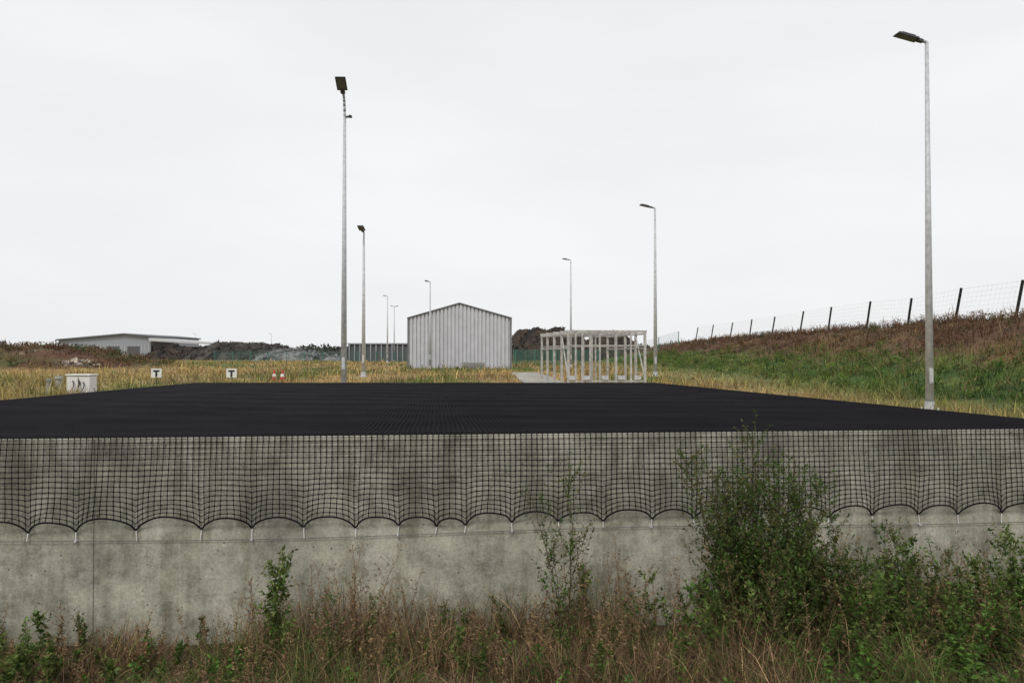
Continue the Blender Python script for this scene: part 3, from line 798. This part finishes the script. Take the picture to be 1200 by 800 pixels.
h = (0.13+0.42*ph*R.uniform(.15, 1.2, len(x)))*(1-.14*dist)*(0.7+0.9*sm(cl, -.1, .4))
g2 = nz(x, y, .7, 8.8); pg = 0.18+.45*sm(g2, 0, .3)+0.3*sm(x, 1.5, 3.0)
isg = R.uniform(0, 1, len(x)) < pg
c = np.where(isg[:, None], GREEN2*0.95, np.where(R.uniform(0, 1, (len(x), 1)) < .55, DRY, DRED))*np.exp(R.normal(-.05, .48, (len(x), 1)))
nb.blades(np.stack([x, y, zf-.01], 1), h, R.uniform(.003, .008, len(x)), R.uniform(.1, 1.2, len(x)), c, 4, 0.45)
nb.make('dry_grass', M_grass)
nb = NB()
for k in range(290):
    s = R.uniform()
    x = R.uniform(-5.4, -3.9) if s < .25 else (R.uniform(2.2, 5.4) if s < .76 else R.uniform(-3.9, 3.8))
    y = wally(x)-R.uniform(.2, 2.8); hh = (R.uniform(.2, .5) if x < 3.7 else R.uniform(.3, .95))*(1-.1*(wally(x)-y))
    if -3.9 < x < 2.2: hh = R.uniform(.12, .34)
    z0 = fz(x, y); kk = int(85*hh+18); u = R.uniform(0, 1, kk); lnx, lny = R.normal(0, .22*hh), -abs(R.normal(0, .15*hh))
    T = np.linspace(0, 1, 6)[:, None]; S = np.hstack([x+lnx*T**1.7, y+lny*T**1.7, z0+hh*T])
    nb.tubes(S[:-1], S[1:], .003, .0025, GREEN)
    p = np.stack([x+lnx*u**1.7, y+lny*u**1.7, z0+hh*u], 1)+R.normal(0, .008, (kk, 3))
    a = R.uniform(0, 2*PI, kk); dd = np.stack([np.cos(a), np.sin(a), R.uniform(-.3, .7, kk)], 1)
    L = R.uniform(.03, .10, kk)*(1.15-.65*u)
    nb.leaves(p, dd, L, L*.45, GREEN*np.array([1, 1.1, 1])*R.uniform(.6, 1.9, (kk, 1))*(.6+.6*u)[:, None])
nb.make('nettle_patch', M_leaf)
def named(name, px, pyt, d, kind, dens=1.0, lean=.05, stems=1, spread=0.1):
    x0 = (px-600)/F*d; nb = NB()
    for s in range(stems):
        x = x0+R.normal(0, spread) if s else x0; y = min(d+R.normal(0, spread*.5) if s else d, wally(x)-.14)
        z0 = fz(x, y); top = CAMZ-(pyt-415)/F*d; h = (top-z0)*(1 if s == 0 else R.uniform(.6, .97))
        weed(nb, x, y, z0, h, kind, dens, lean if s == 0 else None)
    nb.make(name, M_leaf)
named('mugwort_plant', 884, 502, 7.3, 'tall', 1.35, .03, 9, .16)
named('mugwort_plant', 925, 540, 7.2, 'tall', 1.3, .08, 6, .16)
named('mugwort_plant', 855, 580, 7.1, 'tall', 1.3, .1, 5, .15)
named('mugwort_plant', 905, 600, 6.9, 'tall', 1.4, .1, 7, .22)
named('mugwort_plant', 985, 600, 7.2, 'tall', 1.1, .1, 6, .2)
named('mugwort_plant', 1060, 615, 7.3, 'tall', 1.0, .1, 6, .22)
named('mugwort_plant', 1185, 630, 7.3, 'green', 1.9, .1, 7, .18)
named('seeding_weed', 668, 540, 7.0, 'tall', .8, .03, 3, .05)
named('seeding_weed', 690, 600, 7.0, 'dry', 1.1, .1, 3, .1)
named('seeding_weed', 730, 625, 7.0, 'dry', 1.1, .12, 4, .15)
named('seeding_weed', 408, 632, 7.0, 'dry', 1.3, .1, 5, .12)
named('seeding_weed', 330, 650, 6.9, 'green', 1.6, .04, 3, .05)
named('seeding_weed', 372, 660, 6.9, 'dry', 1.3, .06, 4, .08)
named('seeding_weed', 455, 680, 6.9, 'dry', 1.0, .12, 4, .15)
named('seeding_weed', 1120, 645, 7.1, 'dry', 1.0, .12, 4, .15)
named('seeding_weed', 820, 630, 7.0, 'dry', 1.2, .12, 4, .15)

# ------------------------------------------------------------ world, sun, camera
w = bpy.data.worlds.new('World'); scene.world = w; w.use_nodes = True; nt = w.node_tree
bg = nt.nodes['Background']; bg.inputs['Strength'].default_value = 0.1
sky = nt.nodes.new('ShaderNodeTexSky'); sky.sky_type = 'NISHITA'; sky.sun_disc = False
sky.sun_elevation = math.radians(52); sky.sun_rotation = math.radians(200)
tc = nt.nodes.new('ShaderNodeTexCoord'); mp = nt.nodes.new('ShaderNodeMapping'); mp.inputs['Scale'].default_value = (1, 1, 3.5)
n1 = nt.nodes.new('ShaderNodeTexNoise'); n1.inputs['Scale'].default_value = 1.6; n1.inputs['Detail'].default_value = 5; n1.inputs['Roughness'].default_value = .5
nt.links.new(tc.outputs['Generated'], mp.inputs['Vector']); nt.links.new(mp.outputs[0], n1.inputs['Vector'])
r = ramp(nt, [(0.3, (8.2, 8.3, 8.5)), (0.7, (9.4, 9.42, 9.48))])
nt.links.new(n1.outputs['Fac'], r.inputs['Fac'])
mx = nt.nodes.new('ShaderNodeMix'); mx.data_type = 'RGBA'; mx.inputs[0].default_value = 0.97
nt.links.new(sky.outputs[0], mx.inputs[6]); nt.links.new(r.outputs[0], mx.inputs[7]); nt.links.new(mx.outputs[2], bg.inputs['Color'])
sd = bpy.data.lights.new('sun', 'SUN'); sd.energy = 1.5; sd.angle = math.radians(15); sd.color = (1, .95, .87)
so = bpy.data.objects.new('sun', sd); scene.collection.objects.link(so)
so.rotation_euler = (math.radians(38), 0, math.radians(-20))
cd = bpy.data.cameras.new('camera'); cd.sensor_width = 36; cd.lens = F/1200*36; cd.clip_end = 5000; cd.clip_start = .05
co = bpy.data.objects.new('camera', cd); scene.collection.objects.link(co)
co.location = (0, 0, CAMZ); co.rotation_euler = (math.radians(90)+math.atan(15/F), 0, 0)
scene.camera = co
